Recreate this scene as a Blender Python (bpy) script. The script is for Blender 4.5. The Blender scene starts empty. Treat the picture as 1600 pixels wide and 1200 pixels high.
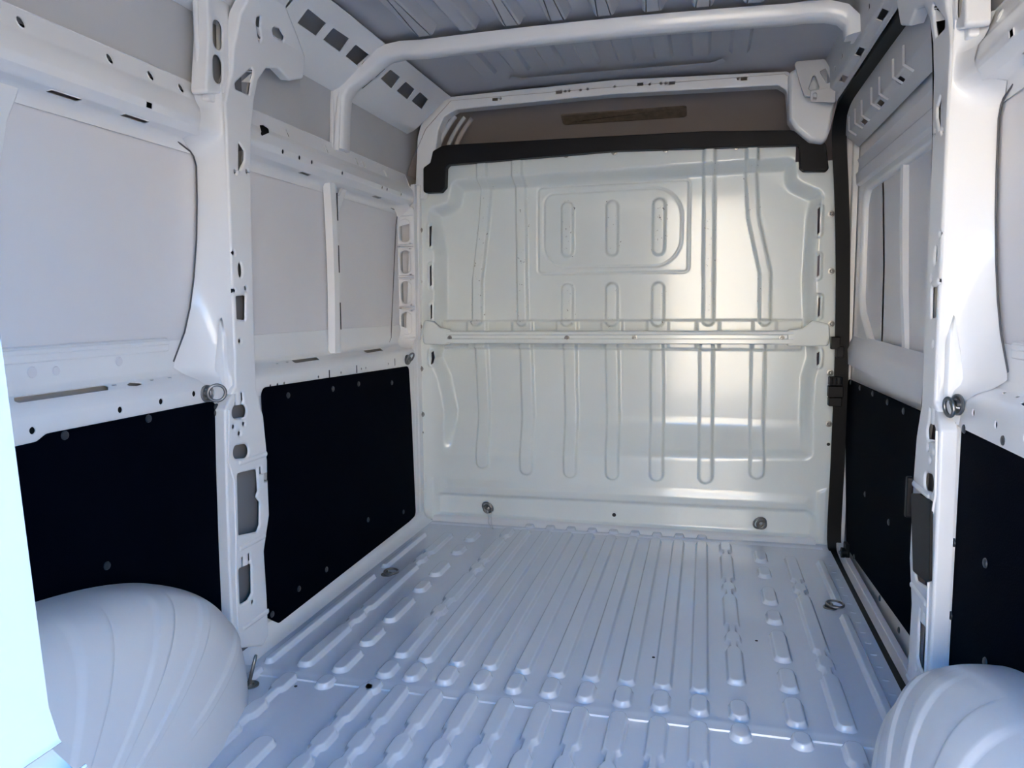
import bpy, math, random
import numpy as np
from mathutils import Vector, Matrix
from mathutils.geometry import delaunay_2d_cdt
random.seed(3)
SC = bpy.context.scene
COL = SC.collection
# ---------------------------------------------------------------- camera
FPX, YAW, PITCH, ROLL, CX, CY, CZ = [1190.74431, 0.24816, -0.10244, -0.00725, 0.37117, -3.36655, 1.01384]
cd = bpy.data.cameras.new('camera'); cam = bpy.data.objects.new('camera', cd); COL.objects.link(cam)
cd.sensor_fit = 'HORIZONTAL'; cd.sensor_width = 36.0; cd.lens = 36.0 * FPX / 1600.0
cd.clip_start = 0.02; cd.clip_end = 300
cam.matrix_world = Matrix.Translation((CX, CY, CZ)) @ Matrix.Rotation(YAW, 4, 'Z') @ Matrix.Rotation(math.pi/2 + PITCH, 4, 'X') @ Matrix.Rotation(ROLL, 4, 'Z')
SC.camera = cam
# ---------------------------------------------------------------- sky, sun, exposure
w = bpy.data.worlds.new('sky'); SC.world = w; w.use_nodes = True
nt = w.node_tree; bg = nt.nodes['Background']
sk = nt.nodes.new('ShaderNodeTexSky'); sk.sky_type = 'NISHITA'; sk.sun_disc = False
sk.sun_elevation = math.radians(48); sk.sun_rotation = math.radians(-30); sk.air_density = 1.0; sk.dust_density = 0.4; sk.ozone_density = 1.5
hs = nt.nodes.new('ShaderNodeHueSaturation'); hs.inputs['Saturation'].default_value = 2.5
nt.links.new(sk.outputs[0], hs.inputs['Color']); nt.links.new(hs.outputs[0], bg.inputs[0]); bg.inputs[1].default_value = 0.22
sd = bpy.data.lights.new('sun', 'SUN'); sd.energy = 6.0; sd.angle = math.radians(0.6); sd.color = (1.0, 0.90, 0.75)
so = bpy.data.objects.new('sun', sd); COL.objects.link(so)
so.rotation_euler = Vector((0.45, -0.75, -1.0)).to_track_quat('-Z', 'Y').to_euler()   # from over the cab: the cargo space is in shade
SC.view_settings.view_transform = 'Standard'; SC.view_settings.look = 'None'
SC.view_settings.exposure = 3.56; SC.view_settings.gamma = 1.0; SC.view_settings.use_curve_mapping = False

# ---------------------------------------------------------------- materials
def mat(name, col, rough=0.4, metal=0.0, coat=0.0, bump=0.0, bscale=60.0, vary=0.0, vscale=3.0, dirt=None, dscale=35.0, damt=0.0, spec=0.5, streak=0.0):
    m = bpy.data.materials.new(name); m.use_nodes = True
    t = m.node_tree; b = t.nodes['Principled BSDF']
    b.inputs['Roughness'].default_value = rough; b.inputs['Metallic'].default_value = metal
    b.inputs['Coat Weight'].default_value = coat; b.inputs['Coat Roughness'].default_value = 0.08
    b.inputs['Specular IOR Level'].default_value = spec
    tc = t.nodes.new('ShaderNodeTexCoord')
    n = t.nodes.new('ShaderNodeTexNoise'); n.inputs['Scale'].default_value = vscale; n.inputs['Detail'].default_value = 4
    t.links.new(tc.outputs['Object'], n.inputs['Vector'])
    r = t.nodes.new('ShaderNodeValToRGB')
    r.color_ramp.elements[0].position = 0.3; r.color_ramp.elements[1].position = 0.7
    r.color_ramp.elements[0].color = tuple(c * (1 - vary) for c in col) + (1,)
    r.color_ramp.elements[1].color = tuple(min(1, c * (1 + vary)) for c in col) + (1,)
    t.links.new(n.outputs['Fac'], r.inputs['Fac'])
    out = r.outputs['Color']
    if dirt:
        d = t.nodes.new('ShaderNodeTexNoise'); d.inputs['Scale'].default_value = dscale; d.inputs['Detail'].default_value = 6; d.inputs['Roughness'].default_value = 0.7
        t.links.new(tc.outputs['Object'], d.inputs['Vector'])
        dr = t.nodes.new('ShaderNodeValToRGB'); dr.color_ramp.elements[0].position = damt; dr.color_ramp.elements[1].position = damt + 0.03
        dr.color_ramp.elements[0].color = (0, 0, 0, 1); dr.color_ramp.elements[1].color = (1, 1, 1, 1)
        t.links.new(d.outputs['Fac'], dr.inputs['Fac'])
        mx = t.nodes.new('ShaderNodeMix'); mx.data_type = 'RGBA'
        t.links.new(dr.outputs['Color'], mx.inputs['Factor']); t.links.new(out, mx.inputs[6]); mx.inputs[7].default_value = tuple(dirt) + (1,)
        out = mx.outputs[2]
    t.links.new(out, b.inputs['Base Color'])
    if bump:
        bn = t.nodes.new('ShaderNodeTexNoise'); bn.inputs['Scale'].default_value = bscale; bn.inputs['Detail'].default_value = 2
        if streak:
            mp = t.nodes.new('ShaderNodeMapping'); mp.inputs['Scale'].default_value = (1, 1, streak)
            t.links.new(tc.outputs['Object'], mp.inputs['Vector']); t.links.new(mp.outputs['Vector'], bn.inputs['Vector'])
        else: t.links.new(tc.outputs['Object'], bn.inputs['Vector'])
        bp = t.nodes.new('ShaderNodeBump'); bp.inputs['Strength'].default_value = bump; bp.inputs['Distance'].default_value = 0.002
        t.links.new(bn.outputs['Fac'], bp.inputs['Height']); t.links.new(bp.outputs['Normal'], b.inputs['Normal'])
    return m
PAINT = mat('white_paint', (.86, .855, .86), .30, coat=.35, bump=.05, bscale=18, vary=.012, dirt=(.30, .29, .29), dscale=38, damt=.735)
FLOORP = mat('floor_paint', (.77, .80, .86), .25, coat=.4, bump=.06, bscale=9, vary=.015)
SKIN = mat('inner_skin_paint', (.79, .77, .785), .42, coat=.1, bump=.06, bscale=4, vary=.03, vscale=2)
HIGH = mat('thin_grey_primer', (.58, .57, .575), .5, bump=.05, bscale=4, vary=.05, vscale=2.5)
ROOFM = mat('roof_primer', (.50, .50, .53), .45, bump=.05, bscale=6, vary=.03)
BULK = mat('bulkhead_paint', (.80, .84, .825), .20, coat=.55, bump=.10, bscale=45, vary=.02, streak=.06)
WORN = mat('scuffed_paint', (.80, .84, .825), .27, coat=.4, bump=.08, bscale=40, vary=.02, dirt=(.10, .09, .085), dscale=55, damt=.645)
CAB = mat('cab_roof_primer', (.50, .43, .40), .55, vary=.08, vscale=2, bump=.05)
BOARD = mat('black_lining', (.0009, .0014, .0045), .75, bump=.2, bscale=260, vary=.1, vscale=20, spec=.02)
RUBBER = mat('black_rubber', (.0025, .0025, .0035), .5, bump=.1, bscale=90, spec=.2)
TRIM = mat('black_plastic', (.0045, .004, .0055), .5, bump=.15, bscale=300, spec=.25)
STEEL = mat('zinc_steel', (.30, .29, .28), .38, metal=1.0, vary=.15, vscale=40, bump=.1, bscale=120)
SCREW = mat('black_screw', (.035, .037, .045), .38, vary=.1)
HOLE = mat('hole_shadow_liner', (.015, .015, .018), .8)  # near-black in place of the shade inside holes and hollows
DOORP = mat('door_outer_paint', (.44, .44, .45), .3, coat=.3, vary=.01)
ARCH = mat('arch_paint', (.80, .79, .79), .36, coat=.25, bump=.05, bscale=10, vary=.012)
GAP = mat('gap_sealer', (.10, .10, .11), .7)
CAVITY = mat('cavity_shade_grey', (.20, .20, .21), .6)  # grey that imitates the shade inside the white-painted pillar
FOAM = mat('expanding_foam', (.62, .53, .40), .8, bump=.6, bscale=60, vary=.1, vscale=20)
GLUE = mat('sealant_strip', (.22, .17, .13), .6, bump=.7, bscale=90, vary=.25, vscale=30)
ASPH = mat('yard_paving', (.10, .097, .093), .9, vary=.15, vscale=1.2, bump=.4, bscale=20)
RENDERW = mat('render_wall', (.78, .65, .49), .85, vary=.06, vscale=.6)
WIRE = mat('clear_tie', (.75, .78, .78), .2, coat=.5)

# ---------------------------------------------------------------- helpers
def link(o, parent=None):
    COL.objects.link(o)
    if parent is not None: o.parent = parent
    return o
def tag(o, label=None, cat=None, group=None, kind=None):
    if label: o['label'] = label
    if cat: o['category'] = cat
    if group: o['group'] = group
    if kind: o['kind'] = kind
    return o
def empty(name, loc=(0, 0, 0), parent=None):
    e = bpy.data.objects.new(name, None); e.empty_display_size = .05; link(e, parent); e.location = loc; return e
def mesh(name, V, F, m, parent=None, smooth=True, wn=False, sharp=None, loc=None):
    me = bpy.data.meshes.new(name)
    me.from_pydata([tuple(map(float, v)) for v in V], [], [tuple(int(i) for i in f) for f in F]); me.update()
    if smooth: me.polygons.foreach_set('use_smooth', [True] * len(me.polygons))
    if sharp: me.set_sharp_from_angle(angle=math.radians(sharp))
    me.materials.append(m)
    o = bpy.data.objects.new(name, me); link(o, parent)
    if loc is not None: o.location = loc
    if wn:
        md = o.modifiers.new('wn', 'WEIGHTED_NORMAL'); md.weight = 100; md.keep_sharp = bool(sharp)
    return o
def inst(src, name, loc, parent=None, rot=None, scale=None):
    o = bpy.data.objects.new(name, src.data); link(o, parent); o.location = loc
    if rot is not None: o.rotation_euler = rot
    if scale is not None: o.scale = scale
    return o
def rp(pts, n=6):
    """closed polygon with rounded corners: points are (u, v, radius)"""
    out = []; N = len(pts)
    for i in range(N):
        p = pts[i]; r = p[2] if len(p) > 2 else 0
        P = np.array(p[:2], float); A = np.array(pts[i-1][:2], float); B = np.array(pts[(i+1) % N][:2], float)
        if r <= 0: out.append(tuple(P)); continue
        a = A - P; b = B - P; la = np.linalg.norm(a); lb = np.linalg.norm(b); a /= la; b /= lb
        cs = np.clip(a @ b, -1, 1); th = math.acos(cs)
        if th > math.pi - .05: out.append(tuple(P)); continue
        d = min(r / math.tan(th / 2), .48 * la, .48 * lb); r2 = d * math.tan(th / 2)
        h = a + b; h /= np.linalg.norm(h); C = P + h * (r2 / math.sin(th / 2))
        s = P + a * d - C; e = P + b * d - C
        a0 = math.atan2(s[1], s[0]); a1 = math.atan2(e[1], e[0]); da = (a1 - a0 + math.pi) % (2 * math.pi) - math.pi
        for k in range(n + 1):
            t = a0 + da * k / n; out.append((C[0] + r2 * math.cos(t), C[1] + r2 * math.sin(t)))
    return out
def rr(pts, r, n=6): return rp([(p[0], p[1], r) for p in pts], n)
def rect(u0, v0, u1, v1, r=0, n=5): return rp([(u0, v0, r), (u1, v0, r), (u1, v1, r), (u0, v1, r)], n)
def circ(u, v, r, n=14, r2=None): return [(u + r * math.cos(2*math.pi*k/n), v + (r2 or r) * math.sin(2*math.pi*k/n)) for k in range(n)]
def stad(u0, v0, u1, v1, r, n=8):
    a = math.atan2(v1 - v0, u1 - u0); out = []
    for k in range(n + 1): t = a - math.pi/2 + math.pi*k/n; out.append((u1 + r*math.cos(t), v1 + r*math.sin(t)))
    for k in range(n + 1): t = a + math.pi/2 + math.pi*k/n; out.append((u0 + r*math.cos(t), v0 + r*math.sin(t)))
    return out
def area2(L): return sum(a[0]*b[1]-b[0]*a[1] for a, b in zip(L, L[1:] + L[:1]))
def inside(P, L):
    P = np.asarray(P); L = np.asarray(L); x, y = P[:, 0], P[:, 1]; r = np.zeros(len(P), bool)
    for (x0, y0), (x1, y1) in zip(L, np.roll(L, -1, 0)):
        if y0 == y1: continue
        c = ((y0 > y) != (y1 > y)) & (x < (x1 - x0) * (y - y0) / (y1 - y0) + x0); r ^= c
    return r
def sheet(name, outer, holes, fmap, m, parent=None, t=.004, r=.002, vcuts=(), ucuts=(), K=2, back=False, th=None):
    """pressed sheet: outline with real holes, mapped (u,v,w)->world, edges rolled over with radius r and thickness t (w<0)"""
    loops = []
    for i, L in enumerate([outer] + list(holes)):
        L = [tuple(map(float, p[:2])) for p in L]
        if (area2(L) > 0) != (i == 0): L = L[::-1]
        L2 = []
        for a, b in zip(L, L[1:] + L[:1]):
            ts = [0.0]
            for c in vcuts:
                if (a[1]-c)*(b[1]-c) < 0: ts.append((c-a[1])/(b[1]-a[1]))
            for c in ucuts:
                if (a[0]-c)*(b[0]-c) < 0: ts.append((c-a[0])/(b[0]-a[0]))
            for q in sorted(ts): L2.append((a[0]+(b[0]-a[0])*q, a[1]+(b[1]-a[1])*q))
        A = np.array(L2); nx = np.roll(A, -1, 0) - A; nx /= np.maximum(np.linalg.norm(nx, axis=1), 1e-9)[:, None]
        nn = np.stack([-nx[:, 1], nx[:, 0]], 1); pn = np.roll(nn, 1, 0); mi = nn + pn
        mi /= np.maximum((mi * nn).sum(1), .4)[:, None]
        loops.append((A + mi * r, A))
    V = []; E = []
    for I, A in loops:
        k = len(V); V += [Vector(p) for p in I]; n = len(I); E += [(k + i, k + (i+1) % n) for i in range(n)]
    us = [p[0] for p in outer]; vs = [p[1] for p in outer]; u0, u1, v0, v1 = min(us)-.01, max(us)+.01, min(vs)-.01, max(vs)+.01
    for c in vcuts:
        if v0 < c < v1: k = len(V); V += [Vector((u0, c)), Vector((u1, c))]; E.append((k, k+1))
    for c in ucuts:
        if u0 < c < u1: k = len(V); V += [Vector((c, v0)), Vector((c, v1))]; E.append((k, k+1))
    v2, e2, f2, *_ = delaunay_2d_cdt(V, E, [], 0, 1e-6)
    P = np.array([tuple(v) for v in v2]); F = np.array([list(f) for f in f2])
    cen = P[F].mean(1); keep = inside(cen, loops[0][0])
    for I, A in loops[1:]: keep &= ~inside(cen, I)
    F = F[keep]
    a = P[F[:, 1]] - P[F[:, 0]]; b = P[F[:, 2]] - P[F[:, 0]]; cr = a[:, 0]*b[:, 1]-a[:, 1]*b[:, 0]
    F[cr < 0] = F[cr < 0][:, ::-1]
    cnt = {}
    for f in F:
        for i in range(3): cnt[(f[i], f[(i+1) % 3])] = 1
    bd = [(i, j) for (i, j) in cnt if (j, i) not in cnt]
    on = {}
    for i, j in bd:
        d = P[j] - P[i]; d /= max(np.linalg.norm(d), 1e-9); nrm = np.array([d[1], -d[0]])
        on.setdefault(i, []).append(nrm); on.setdefault(j, []).append(nrm)
    hk = {(round(p[0], 5), round(p[1], 5)) for I, A in loops[1:] for p in I}
    ishole = {i: (round(P[i][0], 5), round(P[i][1], 5)) in hk for i in on}
    verts = [fmap(p[0], p[1], 0.0) for p in P]
    rings = [(r*math.sin(th), -r*(1-math.cos(th))) for th in [math.pi/2*k/K for k in range(1, K+1)]] + [(r, -t)]
    ringidx = []
    for o, wz in rings:
        mp = {}
        for i, ns in on.items():
            mm = ns[0] + ns[-1]; mm = mm / max(mm @ ns[0], .4); q = P[i] + mm * o
            mp[i] = len(verts); verts.append(fmap(q[0], q[1], wz if th is None or wz != -t or not ishole[i] else -th))
        ringidx.append(mp)
    faces = [tuple(f) for f in F]
    prev = {i: i for i in on}
    for mp in ringidx:
        for i, j in bd: faces.append((prev[i], mp[i], mp[j], prev[j]))
        prev = mp
    if back:
        base = len(verts); verts += [fmap(p[0], p[1], -t) for p in P]; faces += [tuple(base + i for i in f[::-1]) for f in F]
    # orient by mapped w direction
    f = F[0]; A, B, Cc = (np.array(verts[i]) for i in f); n0 = np.cross(B-A, Cc-A)
    q = P[f].mean(0); wd = np.array(fmap(q[0], q[1], .01)) - np.array(fmap(q[0], q[1], 0))
    if n0 @ wd < 0: faces = [x[::-1] for x in faces]
    used = sorted({i for x in faces for i in x}); re_ = {i: k for k, i in enumerate(used)}
    return mesh(name, [verts[i] for i in used], [tuple(re_[i] for i in x) for x in faces], m, parent, wn=True)
def prof_map(pr, s=1, dx=0.0):
    """profile of (x,z) points extruded along y; returns f(u=y, v=arc length, w=offset towards the cabin)"""
    A = np.array(pr, float); L = np.r_[0, np.cumsum(np.linalg.norm(np.diff(A, axis=0), axis=1))]
    T = np.diff(A, axis=0); T /= np.linalg.norm(T, axis=1)[:, None]; N = np.stack([-T[:, 1], T[:, 0]], 1)   # leftwards of +z = -x = cabin
    NV = np.r_[[N[0]], (N[1:] + N[:-1]), [N[-1]]]; NV /= np.linalg.norm(NV, axis=1)[:, None]
    def f(u, v, w=0.0):
        v = min(max(v, L[0]-.05), L[-1]+.05); i = int(np.clip(np.searchsorted(L, v) - 1, 0, len(T)-1)); q = (v - L[i]) / (L[i+1]-L[i])
        p = A[i] + (A[i+1]-A[i]) * q; n = NV[i]*(1-min(max(q, 0), 1)) + NV[i+1]*min(max(q, 0), 1)
        x = p[0] + n[0]*w; z = p[1] + n[1]*w
        return (-x if s < 0 else x - .015 + dx, u, z)
    f.L = L
    return f
def plane_x(x, s=1):
    return lambda u, v, w=0.0: ((-(x - w)) if s < 0 else (x - .015 - w), u, v)
def plane_y(y): return lambda u, v, w=0.0: (u, y - w, v)
def plane_z(z): return lambda u, v, w=0.0: (u, v, z + w)
def sweep(name, path, section, m, parent=None, up=(0, 1, 0), closed=False, caps=True, sharp=35, closed_sec=True):
    """section points (a,b): a along 'side' = up direction, b along normal"""
    P = np.array(path, float); n = len(P); V = []; F = []; k = len(section)
    for i in range(n):
        if closed: t = P[(i+1) % n] - P[i-1]
        else: t = P[min(i+1, n-1)] - P[max(i-1, 0)]
        t /= np.linalg.norm(t); u = np.array(up(i) if callable(up) else up, float); u -= t * (u @ t); u /= np.linalg.norm(u); nn = np.cross(t, u)
        for a, b in section: V.append(P[i] + u*a + nn*b)
    for i in range(n if closed else n-1):
        j = (i+1) % n
        for q in range(k if closed_sec else k-1): q2 = (q+1) % k; F.append((i*k+q, i*k+q2, j*k+q2, j*k+q))
    if caps and not closed and closed_sec: F.append(tuple(range(k))[::-1]); F.append(tuple((n-1)*k + q for q in range(k)))
    return mesh(name, V, F, m, parent, sharp=sharp)
def tube(name, path, r, m, parent=None, n=8, closed=False, up=(0.13, .2, 1)):
    return sweep(name, path, [(r*math.cos(2*math.pi*k/n), r*math.sin(2*math.pi*k/n)) for k in range(n)], m, parent, up=up, closed=closed, sharp=60)
def lathe(name, prof, m, parent=None, n=16, axis=(0, 0, 1), loc=(0, 0, 0)):
    V = []; F = []
    for r, z in prof:
        for k in range(n): V.append((r*math.cos(2*math.pi*k/n), r*math.sin(2*math.pi*k/n), z))
    for i in range(len(prof)-1):
        for k in range(n): F.append((i*n+k, i*n+(k+1) % n, (i+1)*n+(k+1) % n, (i+1)*n+k))
    F.append(tuple(range(n))[::-1]); F.append(tuple((len(prof)-1)*n+k for k in range(n)))
    o = mesh(name, V, F, m, parent, sharp=40)
    o.rotation_euler = Vector(axis).to_track_quat('Z', 'Y').to_euler(); o.location = loc
    return o
def pad(name, outline, prof, m, fmap, parent=None):
    """raised pressing: rings of (outward offset, height) from the base inwards, closed by a flat top"""
    L = [tuple(p) for p in outline]
    if area2(L) < 0: L = L[::-1]
    A = np.array(L); nx = np.roll(A, -1, 0) - A; nx /= np.maximum(np.linalg.norm(nx, axis=1), 1e-9)[:, None]
    nn = np.stack([nx[:, 1], -nx[:, 0]], 1); mi = nn + np.roll(nn, 1, 0); mi /= np.maximum((mi*nn).sum(1), .5)[:, None]
    V = []; F = []; n = len(L)
    for o, h in prof:
        for p in A + mi*o: V.append(fmap(p[0], p[1], h))
    for i in range(len(prof)-1):
        for k in range(n): F.append((i*n+k, i*n+(k+1) % n, (i+1)*n+(k+1) % n, (i+1)*n+k))
    F.append(tuple((len(prof)-1)*n+k for k in range(n)))
    a, b, cc = (np.array(V[i]) for i in (F[-1][0], F[-1][1], F[-1][len(F[-1])//2])); c0 = A.mean(0)
    wd = np.array(fmap(c0[0], c0[1], .01)) - np.array(fmap(c0[0], c0[1], 0))
    if np.cross(b-a, cc-a) @ wd < 0: F = [f[::-1] for f in F]
    return mesh(name, V, F, m, parent, wn=True)
def box(name, lo, hi, m, parent=None, r=.004):
    u0, v0, w0 = lo; u1, v1, w1 = hi
    return sheet(name, rect(u0, v0, u1, v1, min(r*2, (u1-u0)*.4, (v1-v0)*.4)), [], plane_z(w1), m, parent, t=w1-w0, r=r, back=True)
HP=[(0.875, 0), (0.875, 1.6), (0.866, 1.7), (0.845, 1.79), (0.8, 1.86), (0.74, 1.9), (0.68, 1.92)]
CP=[(0.945, 1.785), (0.915, 1.797), (0.893, 1.812), (0.765, 1.918), (0.735, 1.93)]
RP=[(0.945, 1.6), (0.925, 1.548), (0.909, 1.528), (0.903, 1.5), (0.906, 1.478), (0.925, 1.463), (0.965, 1.456), (0.975, 1.44), (0.976, 1.425)]
LP=[(0.914, 0.75), (0.914, 0.8), (0.918, 0.814), (0.93, 0.826), (0.962, 0.842), (0.973, 0.858), (0.976, 0.93)]

# ================================================================ OUTSIDE (behind the camera): yard and sun-lit wall
g = mesh('ground', [(-60, -60, -.62), (60, -60, -.62), (60, 60, -.62), (-60, 60, -.62)], [(0, 1, 2, 3)], ASPH); tag(g, kind='structure')
bw = sheet('wall_yard', rect(-14, -.62, 18, 4.3), [], plane_y(-11.0), RENDERW, t=.3, r=.02)
V = np.array([v.co for v in bw.data.vertices]); V[:, 1] = -11.0 - (V[:, 1] + 11.0); bw.data.vertices.foreach_set('co', V.ravel())
bw.data.flip_normals(); tag(bw, kind='structure')

# ================================================================ FLOOR
FY0, FY1 = -3.12, -.0
floor = mesh('floor', [(-.955, FY0, 0), (.93, FY0, 0), (.93, -1.50, 0), (.888, -1.40, 0), (.888, -.02, 0), (.93, 0, 0), (.93, .66, 0), (-.955, .66, 0), (.888, -1.40, -.012), (.888, -.02, -.012)], [(0, 1, 2, 3, 4, 5, 6, 7), (3, 8, 9, 4)], FLOORP, smooth=False); tag(floor, kind='structure')
FP = [(.006, 0), (.0035, .0009), (.0008, .0070), (-.0012, .0120), (-.0032, .0138), (-.0065, .0143)]
fz = plane_z(0.0003)
def rib(x, y0, y1, hw=.021, name='floor_rib'): return pad(name, stad(x, y0+hw*.55, x, y1-hw*.55, hw, 8), FP, FLOORP, fz, floor)
def bone(x, segs, hw=.021, neck=.010):
    """pressing that narrows to a neck between pads: segs = [(y0,y1),...] front to back"""
    R = []
    for i, (y0, y1) in enumerate(segs):
        c = hw*.7
        first = i == 0; last = i == len(segs)-1
        if first: R += [(neck, y1-.006), (hw*.8, y1-.009), (hw, y1-c)] if not first else [(hw*.45, y1), (hw*.85, y1-.007), (hw, y1-.018)]
        else: R += [(neck, y1+.004), (hw*.8, y1-.006), (hw, y1-.018)]
        if last: R += [(hw, y0+.018), (hw*.85, y0+.007), (hw*.45, y0)]
        else: R += [(hw, y0+.014), (hw*.85, y0+.004), (neck, y0-.004)]
    L = [(x+a, y) for a, y in R] + [(x-a, y) for a, y in R[::-1]]
    return pad('floor_rib', L, FP, FLOORP, fz, floor)
XR = [-.392 + .0957*k for k in range(9)]
for x in XR:
    rib(x, -1.402, -.118)
    rib(x, -1.512, -1.440, name='floor_pad')
    bone(x, [(-1.735, -1.562), (-1.862, -1.782), (-1.99, -1.905), (-2.32, -2.03), (-2.45, -2.37), (-2.75, -2.50)])
    rib(x, -3.05, -2.80)
    rib(x, -.062, -.022, .019, name='floor_pad')
for s in (-1, 1):
    bone(s*.470, [(-.213, -.10), (-.54, -.263), (-.655, -.59), (-.962, -.705), (-1.083, -1.02), (-1.395 if s < 0 else -1.337, -1.125)])
    rib(s*.470, -1.512, -1.445, name='floor_pad'); rib(s*.470, -1.605, -1.557, name='floor_pad')
    if s < 0: bone(-.480, [(-1.745, -1.575), (-1.872, -1.795), (-2.0, -1.91), (-2.6, -2.05)])
    else: rib(.48, -2.6, -1.75)
    for y0, y1 in ((-.30, -.19), (-.475, -.395), (-.735, -.61), (-.900, -.825), (-1.165, -.985), (-1.34, -1.24), (-1.512, -1.40)):
        rib(s*.604, y0, y1)
    rib(s*.606, -1.605, -1.562, name='floor_pad'); rib(s*.606, -2.25, -1.872, .024)
    bone(s*.716, [(-.50, -.235), (-.612, -.545), (-1.09, -.655), (-1.20, -1.13), (-1.51, -1.24)])
    bone(s*.716, [(-1.655, -1.568), (-1.79, -1.715), (-2.2, -1.83)])
    rib(s*.826, -.69, -.26, .012); rib(s*.826, -1.51, -.80, .012)
    rib(s*.822, -1.62, -1.56, .012)
# seam where the two floor pressings overlap
sweep('floor_seam', [(-.88, -1.557, 0), (.88, -1.542, 0)], [(-.030, 0), (-.028, .004), (-.005, .0035), (.0, .0048), (.012, .0048), (.017, .0005)][::-1], FLOORP, floor, up=(0, 1, 0), caps=False, sharp=30, closed_sec=False)
# raised strip in front of the bulkhead
sweep('floor_seam', [(-.86, -.075, 0), (.86, -.075, 0)], [(-.006, 0), (.0, .0035), (.02, .004)][::-1], FLOORP, floor, up=(0, 1, 0), caps=False, sharp=30, closed_sec=False)
# small drain and screw holes seen as dark specks
for x, y in [(0.539,-1.042),(-0.387,-1.430),(-0.678,-1.616),(0.393,-0.858),(0.280,-0.554),(0.244,-1.224),(0.190,-1.617),(0.397,-0.000)]:
    lathe('drain_hole', [(.0045, 0), (.0045, .0012), (.0028, .0016)], HOLE, floor, 10, loc=(x, y, .0002))
for k in range(14):      # spot welds along the sliding door sill
    y = -.28 - k*.078
    pad('spot_weld', circ(.862, y, .008, 8, .005), [(.002, 0), (0, .0015), (-.003, .002)], FLOORP, fz, floor)
# side sills: sloped flange between floor and lining
sweep('floor_sill', [(-.868, FY0, 0), (-.868, -.03, 0)], [(0, 0.0), (.012, .006), (.030, .014), (.040, .030), (.045, .05)], PAINT, floor, up=(-1, 0, 0), caps=False, closed_sec=False, sharp=50)
sweep('floor_sill', [(.868, FY0, 0), (.868, -1.55, 0)], [(0, 0.0), (.012, -.006), (.030, -.014), (.040, -.030), (.045, -.05)], PAINT, floor, up=(1, 0, 0), caps=False, closed_sec=False, sharp=50)

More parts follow.
